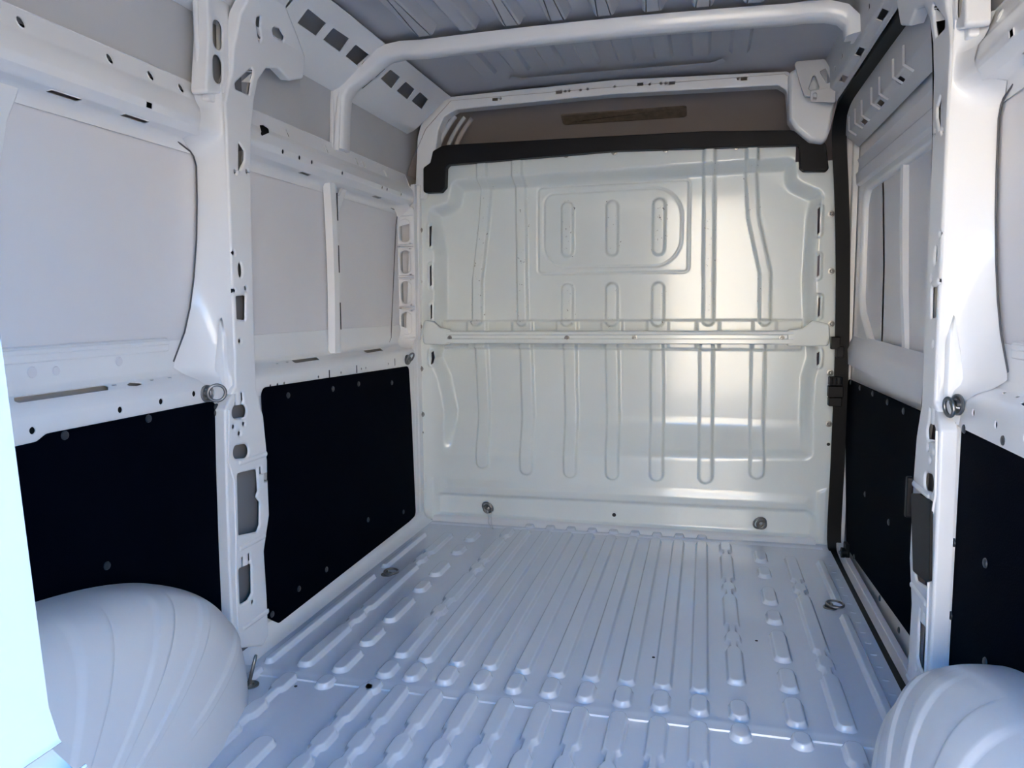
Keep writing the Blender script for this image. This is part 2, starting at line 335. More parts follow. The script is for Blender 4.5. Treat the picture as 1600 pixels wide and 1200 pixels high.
# ================================================================ SIDE WALLS
OUT = [(.985, -.02), (.985, .90), (.980, 1.45), (.955, 1.60), (.948, 1.80), (.93, 1.86)]
def side_wall(s):
    S = '-' if s < 0 else '+'
    nm = 'wall_left' if s < 0 else 'wall_right'
    fo = prof_map(OUT, s)
    y1 = .66 if s < 0 else -1.42
    V = []; F = []
    for y in (-3.14, y1):
        for v in fo.L: V.append(fo(y, v))
    n = len(fo.L)
    F = [(i, i+1, n+i+1, n+i) for i in range(n-1)]
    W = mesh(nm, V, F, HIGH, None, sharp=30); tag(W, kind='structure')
    spans = [(-3.10, -1.535)] + ([(-1.41, -.10)] if s < 0 else [])
    for bi, (a, b) in enumerate(spans):
        mesh('lower_panel', [plane_x(.920, s)(u, v) for u, v in ((a, 0), (b+.03, 0), (b+.03, .752), (a, .752))], [(0, 1, 2, 3)], PAINT, W)
        for nm_, xx_, z0_, z1_ in (('cavity_shade', .934, .757, .812), ('cavity_shade', .951, 1.475, 1.575)):
            mesh(nm_, [plane_x(xx_, s)(u, v) for u, v in ((a, z0_), (b, z0_), (b, z1_), (a, z1_))], [(0, 1, 2, 3)], HOLE, W)  # dark strips added as the shade behind the ledge and rail holes
        # window infill skin
        if bi == 0: ol = [(-3.0, .855), (-1.60, .855), (-1.50, 1.0), (-1.47, 1.25), (-1.47, 1.47), (-3.0, 1.47)]
        else: ol = [(a-.05, .845), (b+.02, .845), (b+.02, 1.47), (a-.05, 1.47)]
        sheet('window_infill', rr(ol, .03), [], plane_x(.979, s), SKIN, W, t=.003, r=.001)
        # ledge
        lp = prof_map(LP, s); vt = lp.L
        H = []
        if bi == 0:
            big = [(-2.168, vt[4]-.026), (-1.925, vt[4]-.026), (-1.90, vt[4]-.004), (-2.15, vt[4]-.004)]
            H.append(rr(big, .006)); H.append(rr([(-1.865, vt[4]-.020), (-1.835, vt[4]-.026), (-1.80, vt[4]-.020), (-1.835, vt[4]-.006)], .004))
            for u, z in ((-2.155, .775), (-1.92, .785), (-1.785, .787), (-1.66, .792)): H.append(circ(u, z-.75, .0075, 12))
            for u in (-1.89, -1.765, -1.70): H.append(rect(u-.007, vt[4]-.012, u+.007, vt[4]-.007))
        else:
            for u in (-1.02, -.47): H.append(rr([(u-.09, vt[4]-.026), (u+.08, vt[4]-.026), (u+.09, vt[4]-.006), (u-.08, vt[4]-.006)], .005))
            for u in (-1.30, -1.26, -1.22, -1.0, -.83, -.66, -.62, -.40): H.append(circ(u, .775-.75, .0055, 8))
            for u in (-.92, -.70, -.33): H.append(rect(u-.006, .012, u+.006, .042))
            for u in (-1.2, -1.14): H.append(rect(u-.008, vt[4]-.016, u+.008, vt[4]-.012))
        sheet('ledge', [(a, 0), (b, 0), (b, vt[-1]), (a, vt[-1])], H, lp, PAINT, W, t=.003, r=.001, vcuts=vt[1:-1])
        # rail under the high roof
        rpm = prof_map(RP, s); vr = rpm.L
        H = []
        if bi == 0:
            for u in (-2.10, -1.87, -1.74, -1.63): H.append(circ(u, vr[1]-.022, .009, 12, .012))
            for u in (-1.995, -1.79): H.append(rect(u-.04, vr[5]+.008, u+.04, vr[5]+.024, .004))
            H.append(rect(-1.795, vr[3]+.006, -1.775, vr[3]+.018))
        else:
            for u in (-1.12, -.62, -.56, -.86, -.35): H.append(rect(u-.004, vr[1]-.032, u+.004, vr[1]-.004))
            for u in (-1.20, -1.10, -1.02, -.80, -.45, -.40, -.25): H.append(circ(u, vr[3]+.008, .007, 10))
            H.append(rr([(-1.285,0.050),(-1.261,0.044),(-1.233,0.050),(-1.252,0.070),(-1.322,0.099)], .004))
            for u in (-1.0, -.42): H.append(rect(u-.035, vr[5]+.008, u+.03, vr[5]+.022, .004))
        sheet('upper_rail', [(a, 0), (b, 0), (b, vr[-1]), (a, vr[-1])], H, rpm, PAINT, W, t=.003, r=.001, vcuts=vr[1:-1])
    # lower edge of the rear window infill: embossed strips and round pressings
    fx = plane_x(.977, s)
    pad('infill_strip', rect(-2.6, .905, -1.675, .935, .003), [(.003, 0), (0, .006), (-.002, .0065)], PAINT, fx, W)
    pad('infill_strip', rect(-2.6, .922, -1.678, .931, .002), [(.002, .0065), (0, .010), (-.002, .0105)], PAINT, fx, W)
    for u, v, r in ((-2.09, .884, .011), (-2.03, .882, .009), (-1.848, .889, .010), (-1.685, .912, .006)):
        lathe('round_pressing', [(r*1.25, 0), (r, .004), (r*.5, .0045)], SCREW if r < .007 else SKIN, W, 12, axis=(-s, 0, 0), loc=fx(u, v, .001))
    # rear-facing reveal of the pillar: from the window edge out to the pillar's inner face
    G = [(.755, -1.585), (.80, -1.60), (.83, -1.63), (.86, -1.662), (.875, -1.655), (.95, -1.605), (1.016, -1.578), (1.10, -1.555), (1.2, -1.537), (1.30, -1.527), (1.396, -1.523), (1.42, -1.532), (1.44, -1.556), (1.455, -1.59), (1.475, -1.60), (1.53, -1.59), (1.60, -1.57)]
    gz = np.array(G)
    zs = np.unique(np.r_[np.linspace(.755, 1.60, 61), gz[:, 0]]); gy = np.interp(zs, gz[:, 0], gz[:, 1])
    lz = np.array([p[::-1] for p in LP]); rz_ = np.array([p[::-1] for p in RP[::-1]])
    V = []; F = []; K = 12
    for z, y in zip(zs, gy):
        if z <= .75: base = .914
        elif z < .93: base = float(np.interp(z, lz[:, 0], lz[:, 1]))
        elif z < 1.425: base = .976
        else: base = float(np.interp(z, rz_[:, 0], rz_[:, 1]))
        for k in range(K+1):
            q = k/K
            x = base - .002 + (.879-base+.002)*q; yy = y + (-1.533 - y)*(1-(1-q)**2.2)
            V.append(plane_x(x, s)(yy, z))
    for i in range(len(zs)-1):
        for k in range(K): F.append((i*(K+1)+k, i*(K+1)+k+1, (i+1)*(K+1)+k+1, (i+1)*(K+1)+k))
    if s > 0: F = [f[::-1] for f in F]
    mesh('window_reveal', V, F, PAINT, W)
    # small triangular gusset pressed into the foot of the reveal
    tri = [(.893, .80), (.915, .815), (.928, .84), (.902, .985), (.893, .93)]
    pad('reveal_gusset', [(p[0], p[1]) for p in tri], [(.004, 0), (0, .006), (-.004, .010)], PAINT, lambda u, v, w=0.0: plane_x(u, s)(-1.545 - .03*max(0, (.98-v)) - w, v), W)
    # dark seam line of the infill, a thin gap strip
    path = [plane_x(.973, s)(y-.003, z) for z, y in zip(zs, gy) if .87 < z < 1.44] + [plane_x(.973, s)(y, 1.447) for y in (-1.60, -2.6)]
    tube('infill_seal', path, .0022, GAP, W, 6, up=(1, .1, 0))
    # pillar: box section with real holes, wraps up into the roof hoop
    hp = prof_map(HP, s); vh = hp.L
    PO = [(-1.455, .02), (-1.425, .04), (-1.425, .16), (-1.43, .30), (-1.395, .40), (-1.395, .60), (-1.405, .70), (-1.435, .78), (-1.432, 1.0), (-1.420, 1.35), (-1.405, 1.52), (-1.385, 1.60), (-1.37, 1.655),
          (-1.33, 1.70), (-1.27, 1.715), (-1.20, 1.70), (-1.13, 1.725), (-1.14, 1.79), (-1.22, 1.83), (-1.33, 1.88), (-1.36, 1.99), (-1.48, 1.99), (-1.485, 1.80), (-1.495, 1.64), (-1.525, 1.56), (-1.532, .90), (-1.535, .80)] + [(-1.587,0.742),(-1.594,0.575),(-1.599,0.353),(-1.600,0.155),(-1.603,0.104),(-1.585,0.070)]
    H = [rr([(-1.553,0.746),(-1.487,0.743),(-1.490,0.706),(-1.556,0.711)], .02), rr([(-1.556,0.638),(-1.485,0.631),(-1.488,0.590),(-1.559,0.600)], .02),
         rr([(-1.544,0.557),(-1.450,0.550),(-1.448,0.483),(-1.462,0.472),(-1.442,0.451),(-1.447,0.384),(-1.463,0.368),(-1.550,0.383)], .008), rr([(-1.557,0.289),(-1.497,0.284),(-1.501,0.198),(-1.521,0.185),(-1.558,0.187)], .005),
         rr([(-1.513,1.045),(-1.468,1.048),(-1.475,0.979),(-1.513,0.982)], .005), rr([(-1.470,1.465),(-1.444,1.444),(-1.447,1.421),(-1.476,1.383)], .003),
         rr([(-1.392,1.690),(-1.411,1.605),(-1.474,1.604),(-1.478,1.618)], .007), rr([(-1.344,1.812),(-1.311,1.817),(-1.274,1.806),(-1.270,1.792),(-1.323,1.794)], .005), rr([(-1.420,1.810),(-1.408,1.818),(-1.377,1.768),(-1.382,1.752)], .004)]
    for u, v in [(-1.492,1.382),(-1.436,1.392),(-1.516,1.162),(-1.466,1.068),(-1.520,1.059),(-1.505,0.922),(-1.498,0.171),(-1.503,0.690),(-1.526,0.666),(-1.551,0.689)]: H.append(circ(u, v, .006, 10))
    for u, v in [(-1.489,1.117)]: H.append(circ(u, v, .009, 12, .02))
    for u, v in [(-1.536,0.767),(-1.506,0.767),(-1.537,0.306),(-1.505,0.306),(-1.431,0.542),(-1.409,0.516)]: H.append(rect(u-.004, v-.010, u+.004, v+.010))
    sheet('pillar', rp([(p[0], p[1], .012) for p in PO], 3), H, hp, PAINT, W, t=.034, th=.004, r=.007, vcuts=list(vh[1:-1]) + [1.64, 1.67, 1.73, 1.76], K=3)
    # grey sheet added behind the pillar: its tone stands in for shade in the openings
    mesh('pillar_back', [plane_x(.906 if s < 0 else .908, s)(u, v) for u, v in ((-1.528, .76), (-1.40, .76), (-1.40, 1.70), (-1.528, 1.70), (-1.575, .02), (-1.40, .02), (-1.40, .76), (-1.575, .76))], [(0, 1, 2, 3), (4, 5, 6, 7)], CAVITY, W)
    sheet('infill_gusset', [(-2.135,1.486),(-2.070,1.478),(-2.084,1.437),(-2.110,1.384),(-2.130,1.304),(-2.158,1.215)], [], plane_x(.967, s), PAINT, W, t=.012, r=.004)
    # embossed triangle at the foot of the reveal
    tube('pillar_crease', [hp(u, v, .0005) for u, v in [(-1.570,0.739),(-1.584,0.601),(-1.562,0.540),(-1.566,0.382),(-1.573,0.275),(-1.576,0.157),(-1.575,0.091)]], .0035, PAINT, W, 6, up=(0, 1, 0))
    for z_, a_, b_ in ((.345, -1.55, -1.425), (.115, -1.55, -1.425), (.585, -1.535, -1.40)):
        pad('pillar_crease', rect(a_, z_-.004, b_, z_+.004, .003), [(.004, 0), (0, .003), (-.002, .0035)], PAINT, plane_x(.8745, s), W)
    # flange of the pillar beside the rear lining board
    sheet('pillar_flange', rr([(-1.598, .02), (-1.52, .0), (-1.52, .80), (-1.565, .80), (-1.578, .60), (-1.588, .35)], .01), [], plane_x(.905, s), PAINT, W, t=.02, r=.006)
    # hoop behind the pillar, with two long holes
    HO1 = [(-1.532,1.746),(-1.535,1.708),(-1.539,1.656),(-1.542,1.620)]
    sheet('hoop_plate', rp([(u, v, .01) for u, v in [(-1.597,1.562),(-1.485,1.590),(-1.471,1.854),(-1.572,1.816),(-1.575,1.704)]], 4),
          [stad(*HO1[0], *HO1[1], .019), stad(*HO1[2], *HO1[3], .019)], plane_x(.882, s), PAINT, W, t=.045, th=.003, r=.006)
    tube('panel_edge_bead', [plane_x(.915, s)(-1.578 - .05*max(0, (v-1.80)/.1)**2, v) for v in np.linspace(1.58, 1.86, 12)], .007, PAINT, W, 8, up=(0, 1, 0))
    sheet('hoop_tab', rr([(-1.565, 1.555), (-1.505, 1.55), (-1.50, 1.60), (-1.555, 1.615)], .006), [], plane_x(.897, s), PAINT, W, t=.02, r=.004)
    return W
WL = side_wall(-1)
WR = side_wall(1)

# ---------------- left wall, front bay extras
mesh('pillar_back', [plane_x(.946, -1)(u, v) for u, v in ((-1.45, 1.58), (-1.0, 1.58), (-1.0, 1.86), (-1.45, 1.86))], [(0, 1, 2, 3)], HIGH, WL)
# support strut across the window infill
sc = [(-.045, 0), (-.040, .026), (-.012, .030), (-.006, .024), (.016, .022), (.020, .006), (.030, .004), (.032, 0)]
sp = []
for z in np.linspace(.842, 1.468, 14):
    sp.append((-.972, -.772 + .012*math.sin((z-.84)/.63*math.pi), z))
stt = sweep('infill_strut', sp, [(-a, b) for a, b in sc], PAINT, WL, up=(0, -1, 0), sharp=25)
for z0, z1 in ((.93, 1.03), (1.14, 1.24), (1.33, 1.43)):
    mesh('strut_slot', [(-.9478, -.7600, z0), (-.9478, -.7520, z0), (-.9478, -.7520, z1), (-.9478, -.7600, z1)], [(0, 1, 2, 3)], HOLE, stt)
sheet('strut_head', rp([(-.80, 1.455, 0), (-.79, 1.36, .01), (-.735, 1.36, .01), (-.66, 1.455, 0), (-.70, 1.455, 0), (-.725, 1.425, .015), (-.755, 1.425, .015), (-.76, 1.455, 0)], 4), [], plane_x(.952, -1), PAINT, WL, t=.012, r=.003)
# rear-facing ladder plate with oval holes beside the bulkhead
HL = []
for zc in (1.353, 1.214, 1.077, .937): HL.append(stad(-.946, zc-.026, -.946, zc+.026, .025))
for zc in (1.284, 1.146, 1.008): HL += [rect(-.953, zc-.008, -.939, zc+.008), circ(-.973, zc, .005, 8), circ(-.920, zc+.008, .005, 8), circ(-.920, zc-.010, .005, 8)]
lad = sheet('oval_hole_plate', rr([(-1.0, .86), (-.900, .86), (-.900, 1.46), (-1.0, 1.46)], .02), HL, plane_y(-.115), PAINT, WL, t=.012, r=.004)
for zc in (1.353, 1.214, 1.077, .937):
    pad('plate_emboss', rect(-.985, zc-.060, -.912, zc+.060, .006), [(.004, 0), (0, .004)], PAINT, plane_y(-.115), lad) if 0 else None
    sweep('plate_bead', [(-.99, -.118, zc+.064), (-.903, -.118, zc+.064)], [(-.004, 0), (0, .005), (.004, 0)], PAINT, lad, up=(0, 0, 1), caps=False)
    sweep('plate_bead', [(-.99, -.118, zc-.064), (-.903, -.118, zc-.064)], [(-.004, 0), (0, .005), (.004, 0)], PAINT, lad, up=(0, 0, 1), caps=False)
mesh('plate_back', [(-.98, -.06, .86), (-.90, -.06, .86), (-.90, -.06, 1.46), (-.98, -.06, 1.46)], [(0, 1, 2, 3)], SKIN, WL)
tube('infill_seal', [(-.9745, y, z) for y, z in [(-1.224,1.455),(-0.962,1.455),(-0.755,1.453),(-0.582,1.456),(-0.223,1.446),(-0.153,1.441),(-0.125,1.419),(-0.142,1.375),(-0.229,0.876),(-0.258,0.852),(-0.327,0.839),(-0.693,0.834),(-1.276,0.841)]], .0022, GAP, WL, 6, up=(1, .1, .05))
# corner fillets of the front window
for zc, d in ((1.42, 1), (.875, -1)):
    V = []; F = []; n = 8
    for i in range(n+1):
        a = math.pi/2*i/n; yy = -.20 + .085*math.sin(a); zz = zc - d*.05 + d*(.05 + .03)*math.cos(a)
        V += [(-.974, yy-.0, zz), (-.955, yy+.012, zz+d*.008), (-.915, yy+.03, zz+d*.02)]
    for i in range(n):
        for k in range(2): F.append((i*3+k, i*3+k+1, i*3+k+4, i*3+k+3))
    mesh('corner_fillet', V, F if d < 0 else [f[::-1] for f in F], PAINT, WL)
# door-pillar strip at the bulkhead
sheet('front_pillar', rr([(-.965, 0), (-.918, 0), (-.918, .80), (-.905, 1.20), (-.893, 1.56), (-.92, 1.56), (-.94, 1.2), (-.965, .85)], .004), [circ(-.936, z, .004, 8) for z in (.60, .38)] + [rect(-.955, .132, -.93, .140)], plane_y(-.10), PAINT, WL, t=.10, r=.006)
tube('front_pillar_seam', [(-.922, -.06, .0), (-.922, -.06, .80), (-.912, -.055, 1.2), (-.898, -.05, 1.56)], .010, PAINT, WL, 8, up=(0, 1, 0))
# high skin crease and the mid hoop on the left wall
# ================================================================ CEILING
ceil_pr = [(-.955, 1.79), (-.935, 1.87), (-.88, 1.925), (-.78, 1.952), (-.4, 1.962), (0, 1.965), (.4, 1.962), (.78, 1.952), (.87, 1.925), (.92, 1.87), (.94, 1.79)]
V = []; n = len(ceil_pr)
for y in (-3.14, .66):
    for x, z in ceil_pr: V.append((x, y, z))
ceil = mesh('ceiling', V, [(i, n+i, n+i+1, i+1) for i in range(n-1)], ROOFM, None, sharp=40); tag(ceil, kind='structure')
def roof_z(x): return float(np.interp(x, [p[0] for p in ceil_pr], [p[1] for p in ceil_pr]))
RPf = [(.012, 0), (.006, .002), (-.006, .026), (-.011, .031), (-.017, .032)]
xs = [-.565 + .1525*k for k in range(9)]
for x in xs:
    f = lambda u, v, w=0.0, x=x: (u, v, roof_z(u) - w - .0005)
    pad('roof_rib', rect(x-.040, -1.42, x+.032, -.815, .012), RPf, ROOFM, f, ceil)
    pad('roof_rib', rect(x-.040, -3.0, x+.032, -1.62, .012), RPf, ROOFM, f, ceil)
for x in [-.50+.14*k for k in range(8)]:
    f = lambda u, v, w=0.0: (u, v, roof_z(u) - w - .0005)
    pad('roof_rib', rect(x-.036, -.62, x+.030, -.27, .008), [(.005, 0), (0, .005), (-.005, .011), (-.008, .012)], ROOFM, f, ceil)
sweep('roof_swage', [(-.43, -.20, 1.953), (-.38, -.175, 1.945), (0, -.17, 1.948), (.38, -.175, 1.945), (.43, -.20, 1.953)], [(-.03, 0), (0, .008), (.03, 0)], ROOFM, ceil, up=(0, -1, 0), caps=False, closed_sec=False)
# roof bows (hoops)
def bow_path(y, top, xr):
    L = [(-.938, 1.585), (-.932, 1.70), (-.922, 1.775), (-.898, 1.812), (-.86, 1.835), (-.81, 1.868), (-.775, 1.893), (-.74, 1.909), (-.68, 1.916)]
    M = [(x, top - .012*(x/.7)**2) for x in np.linspace(-.60, .60, 13)]
    R = [(.66, 1.916), (.72, 1.912), (.765, 1.898), (.793, 1.87), (.80, 1.83)] if xr is None else xr
    return [(x, y, z) for x, z in L + M + R]
SEC = [(-.042, -.02), (-.040, .012), (-.034, .022), (-.026, .026), (.022, .026), (.032, .020), (.036, .006), (.040, .001), (.066, 0), (.068, -.01)]
def add_bow(y, holes=True):
    p = bow_path(y, 1.922, None)
    o = sweep('roof_bow', p, [(-a, b) for a, b in SEC], PAINT, ceil, up=(0, -1, 0), sharp=40)
    return o
b1 = add_bow(-.735)
for x in (-.585, -.55, -.49, -.45, -.33, -.27, -.10, -.03, .03, .16, .21, .36, .42, .52, .56):
    lathe('bow_hole', [(.006, 0), (.006, .002), (.003, .0022)], HOLE, b1, 8, axis=(0, 0, -1), loc=(x, -.735+.053, 1.922-.012*(x/.7)**2 - .0012))
add_bow(-2.2)
sweep('roof_bow', [(x, -1.475, 1.922 - .012*(x/.7)**2) for x in np.linspace(-.74, .74, 13)], [(-a, b) for a, b in SEC], PAINT, ceil, up=(0, -1, 0), sharp=40)
# slots on the hoop leg
for pts in ([(-.876, 1.822), (-.835, 1.850)], [(-.822, 1.858), (-.785, 1.885)]):
    (xa, za), (xb, zb) = pts
    d = np.array([xb-xa, zb-za]); d /= np.linalg.norm(d); nn = np.array([-d[1], d[0]])*-1
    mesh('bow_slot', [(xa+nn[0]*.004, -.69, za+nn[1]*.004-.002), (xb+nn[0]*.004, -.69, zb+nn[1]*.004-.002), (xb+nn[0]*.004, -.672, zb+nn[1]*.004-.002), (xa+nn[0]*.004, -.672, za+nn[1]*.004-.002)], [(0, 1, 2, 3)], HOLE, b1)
# upper vertical post on the left skin below the hoop
sheet('hoop_leg', rr([(-.80, 1.57), (-.715, 1.57), (-.70, 1.80), (-.775, 1.82)], .01), [stad(-.735, 1.61, -.728, 1.735, .007)], plane_x(.938, -1), PAINT, WL, t=.012, r=.004)
tube('hoop_leg_bead', [(-.93, -.785, 1.575), (-.925, -.775, 1.70), (-.915, -.765, 1.80)], .010, PAINT, WL, 8, up=(0, 1, 0))
# cantrail with square holes (left)
cp = prof_map(CP, -1); vc = cp.L
for (a, b, hs) in ((-1.45, -.775, [[(-1.393,0.199),(-1.294,0.199),(-1.290,0.152),(-1.388,0.153)], [(-1.217,0.191),(-1.099,0.188),(-1.093,0.137),(-1.208,0.138)], [(-1.055,0.190),(-0.946,0.193),(-0.933,0.138),(-1.053,0.141)], [(-0.894,0.190),(-0.782,0.188),(-0.776,0.134),(-0.891,0.138)]]),
                   (-.695, -.06, [[(-0.604,0.192),(-0.508,0.191),(-0.491,0.135),(-0.609,0.144)], [(-0.448,0.190),(-0.345,0.186),(-0.325,0.135),(-0.449,0.140)], [(-0.295,0.191),(-0.187,0.185),(-0.164,0.135),(-0.292,0.140)]])):
    H = [rr(h, .003) for h in hs]
    sheet('cantrail', [(a, 0), (b, 0), (b, vc[-1]), (a, vc[-1])], H, cp, PAINT, WL, t=.003, r=.001, vcuts=vc[1:-1])
H = [rect(u-.05, vc[2]+.05, u+.05, vc[2]+.12, .003) for u in (-1.75, -1.9, -2.05)]
sheet('cantrail', [(-3.1, 0), (-1.45, 0), (-1.45, vc[-1]), (-3.1, vc[-1])], H, cp, PAINT, WL, t=.003, r=.001, vcuts=vc[1:-1])
# front hoop round the opening above the bulkhead
OUTER = [(-0.921,1.503),(-0.903,1.771),(-0.876,1.862),(-0.830,1.919),(-0.754,1.939),(-0.017,1.956),(0.670,1.936),(0.709,1.905),(0.719,1.737)]
INNER = [(0.682,1.744),(0.669,1.862),(0.637,1.884),(-0.017,1.897),(-0.719,1.881),(-0.773,1.855),(-0.802,1.798),(-0.819,1.696),(-0.878,1.501)]
HO = [rect(u-.012, v-.006, u+.012, v+.006) for u, v in [(-0.539,1.913),(-0.255,1.923),(0.090,1.929),(0.220,1.925),(0.506,1.920)]] + [circ(u, v, .005, 8) for u, v in [(-0.513,1.915),(-0.227,1.925),(-0.210,1.925),(-0.161,1.925),(-0.131,1.926),(-0.017,1.928),(0.129,1.927),(0.176,1.926),(0.194,1.926),(0.482,1.921)]]
sheet('front_hoop', rp([(u, v, .02) for u, v in OUTER + INNER], 4), HO, plane_y(-.045), PAINT, ceil, t=.06, th=.004, r=.006, K=3)

# cab roof panel over and beyond the bulkhead: dark primer, slopes down to the front
V = []; F = []
cy = [(-.05, 1.925), (.02, 1.925), (.10, 1.915), (.22, 1.885), (.38, 1.82), (.52, 1.72), (.60, 1.60)]
xx = [-.98, -.93, -.86, -.74, 0, .66, .78, .85, .90]
for y, z in cy:
    for x in xx:
        e = max(0, abs(x+.03)-.68)/.25
        V.append((x, y, z - .55*e*e*.6))
nx_ = len(xx)
F = [(i*nx_+k, (i+1)*nx_+k, (i+1)*nx_+k+1, i*nx_+k+1) for i in range(len(cy)-1) for k in range(nx_-1)]
cabp = mesh('cab_roof_panel', V, F, CAB, ceil, sharp=50)
pad('sealant_strip', rect(-.29, .20, .27, .275, .01), [(.004, 0), (0, .004), (-.012, .005), (-.014, .002)], GLUE, lambda u, v, w=0.0: (u, v, float(np.interp(v, [c[0] for c in cy], [c[1] for c in cy])) - w - .002), cabp)
mesh('cab_side', [(-.985, -.05, 1.5), (-.985, .65, 1.5), (-.985, .65, 1.95), (-.985, -.05, 1.95)], [(0, 1, 2, 3)], CAB, ceil)
mesh('cab_side', [(1.02, -.0, -.1), (1.02, .65, -.1), (1.02, .65, 1.95), (1.02, -.0, 1.95)], [(0, 1, 2, 3)], CAB, ceil)
mesh('cab_side', [(-1.03, .65, -.7), (1.03, .65, -.7), (1.03, .65, 2.0), (-1.03, .65, 2.0)], [(0, 1, 2, 3)], CAB, ceil)
# curved stiffeners in the left corner of the cab roof
for k, (dx, r) in enumerate(((0, .012), (.035, .010), (.06, .012))):
    tube('corner_stiffener', [(-.84+dx+.10*math.sin(a)**2, .02+.03*k, 1.66+.21*math.sin(a)) for a in np.linspace(0, 1.45, 10)], r, CAB if k == 2 else HIGH, ceil, 8, up=(0, 1, 0))

# ================================================================ BULKHEAD
BH = empty('bulkhead', (-.02, 0, 0)); tag(BH, 'painted steel bulkhead with vertical pressed ribs closing off the cab', 'partition')
def seg_sdf(X, Z, pts):
    d = np.full(X.shape, 9.0)
    for (x0, z0), (x1, z1) in zip(pts[:-1], pts[1:]):
        dx, dz = x1-x0, z1-z0; t = np.clip(((X-x0)*dx+(Z-z0)*dz)/(dx*dx+dz*dz), 0, 1); d = np.minimum(d, np.hypot(X-x0-t*dx, Z-z0-t*dz))
    return d
def poly_sdf(X, Z, L):
    d = seg_sdf(X, Z, list(L) + [L[0]]); i = inside(np.stack([X.ravel(), Z.ravel()], 1), L).reshape(X.shape); return np.where(i, -d, d)
def sst(a, b, x): t = np.clip((x-a)/(b-a), 0, 1); return t*t*(3-2*t)
gx = np.linspace(-.950, .895, 463); gzv = np.linspace(-.012, 1.69, 427); X, Z = np.meshgrid(gx, gzv)
REC = rp([(x, z, .03) for x, z in [(-0.749,1.577),(0.711,1.601),(0.719,1.511),(0.824,1.457),(0.808,1.365),(0.801,1.104),(0.811,0.945),(0.831,0.785),(0.808,0.704),(0.807,0.569),(0.814,0.363),(-0.817,0.294),(-0.803,0.526),(-0.833,0.678),(-0.876,0.768),(-0.847,0.949),(-0.842,1.246),(-0.864,1.388),(-0.869,1.458),(-0.769,1.483)]], 5)
dR = poly_sdf(X, Z, REC)
fade = sst(.30, .52, Z)
Hd = .075 * sst(.010, -.040, dR) * fade
low = rp([(-.862, .018, .02), (.835, .018, .02), (.835, .142, .04), (-.862, .128, .03)], 6)
dL = poly_sdf(X, Z, low)
Hd += .026 * sst(.010, -.018, dL)
Hd -= .010 * sst(.03, -.02, poly_sdf(X, Z, [(-.80, .158), (.80, .163), (.80, .185), (-.80, .18)]))
# lower corners: small upright pressings
for pl in ([(-.925, .0), (-.872, .0), (-.872, .20), (-.905, .21)], [(.845, .0), (.88, .0), (.88, .24), (.845, .225)]):
    Hd -= .006 * sst(.006, -.008, poly_sdf(X, Z, pl))
ribs = []      # (path, half width, height)
def addrib(path, hw, h):
    ribs.append((path, hw, h))
addrib([(-.612, 1.66), (-.612, 1.56), (-.625, 1.40), (-.660, 1.13), (-.662, .945)], .028, .016)
addrib([(-.450, 1.66), (-.450, 1.56), (-.445, .945)], .028, .016)
addrib([(.376, 1.67), (.376, 1.57), (.383, .945)], .027, .016)
addrib([(.546, 1.67), (.546, 1.57), (.560, 1.38), (.615, 1.14), (.617, .945)], .027, .016)
for x in (-.236, -.035, .168):
    addrib([(x, 1.256), (x, 1.446)], .030, .014)
    addrib([(x, .945), (x, 1.085)], .030, .014)
for xt, xb, zb in ((-.645, -.624, .290), (-.430, -.414, .268), (-.224, -.211, .264), (-.033, -.020, .264), (.165, .174, .268), (.378, .384, .268), (.594, .597, .298)):
    addrib([(xt, .83), (xb, zb)], .033, .012)
lab = np.full(X.shape, -1)
for i, (pth, hw, h) in enumerate(ribs):
    d = seg_sdf(X, Z, pth); Hd -= h*1.25 * sst(hw+.002, hw-.011, d); lab[d < hw+.006] = i
# access panel: outline grooves
for L, dep in ((rp([(-.372, 1.158, .02), (.295, 1.155, .02), (.295, 1.548, .02), (-.372, 1.542, .02)], 6), .006), (rp([(-.345, 1.185, .10), (.265, 1.182, .12), (.265, 1.520, .12), (-.345, 1.512, .05)], 10), .005)):
    dA = poly_sdf(X, Z, L); Hd += dep * sst(.007, .0, np.abs(dA))
    if dep > .0055: Hd -= .004 * sst(.004, -.004, dA)
# ledge with tabs above the cross rail, and below
wav = .014 * np.maximum.reduce([sst(.055, .040, np.abs(X-x)) for x in (-.662, -.445, -.236, -.035, .168, .383, .617)])
band = (np.abs(X+.03) < .80)
Hd -= np.where(band, .020 * sst(.950+0*Z, .940, Z) * sst(.865, .90, Z) * (.55 + 32*wav), 0)
Hd -= np.where(band, (.010 + .5*wav) * sst(.812, .822, Z) * sst(.90, .87, Z), 0)
# slots
SL = [(-.862, 1.289, 1.382), (-.862, 1.107, 1.201), (-.864, .955, 1.021), (-.868, .746, .801), (.812, 1.297, 1.400), (.814, 1.124, 1.207), (.823, .960, 1.038), (.829, .761, .814)]
kill = np.zeros(X.shape, bool)
for x, z0, z1 in SL:
    Hd -= .006 * sst(.020, .012, seg_sdf(X, Z, [(x, z0), (x, z1)])); kill |= (np.abs(X-x) < .0021) & (Z > z0) & (Z < z1)
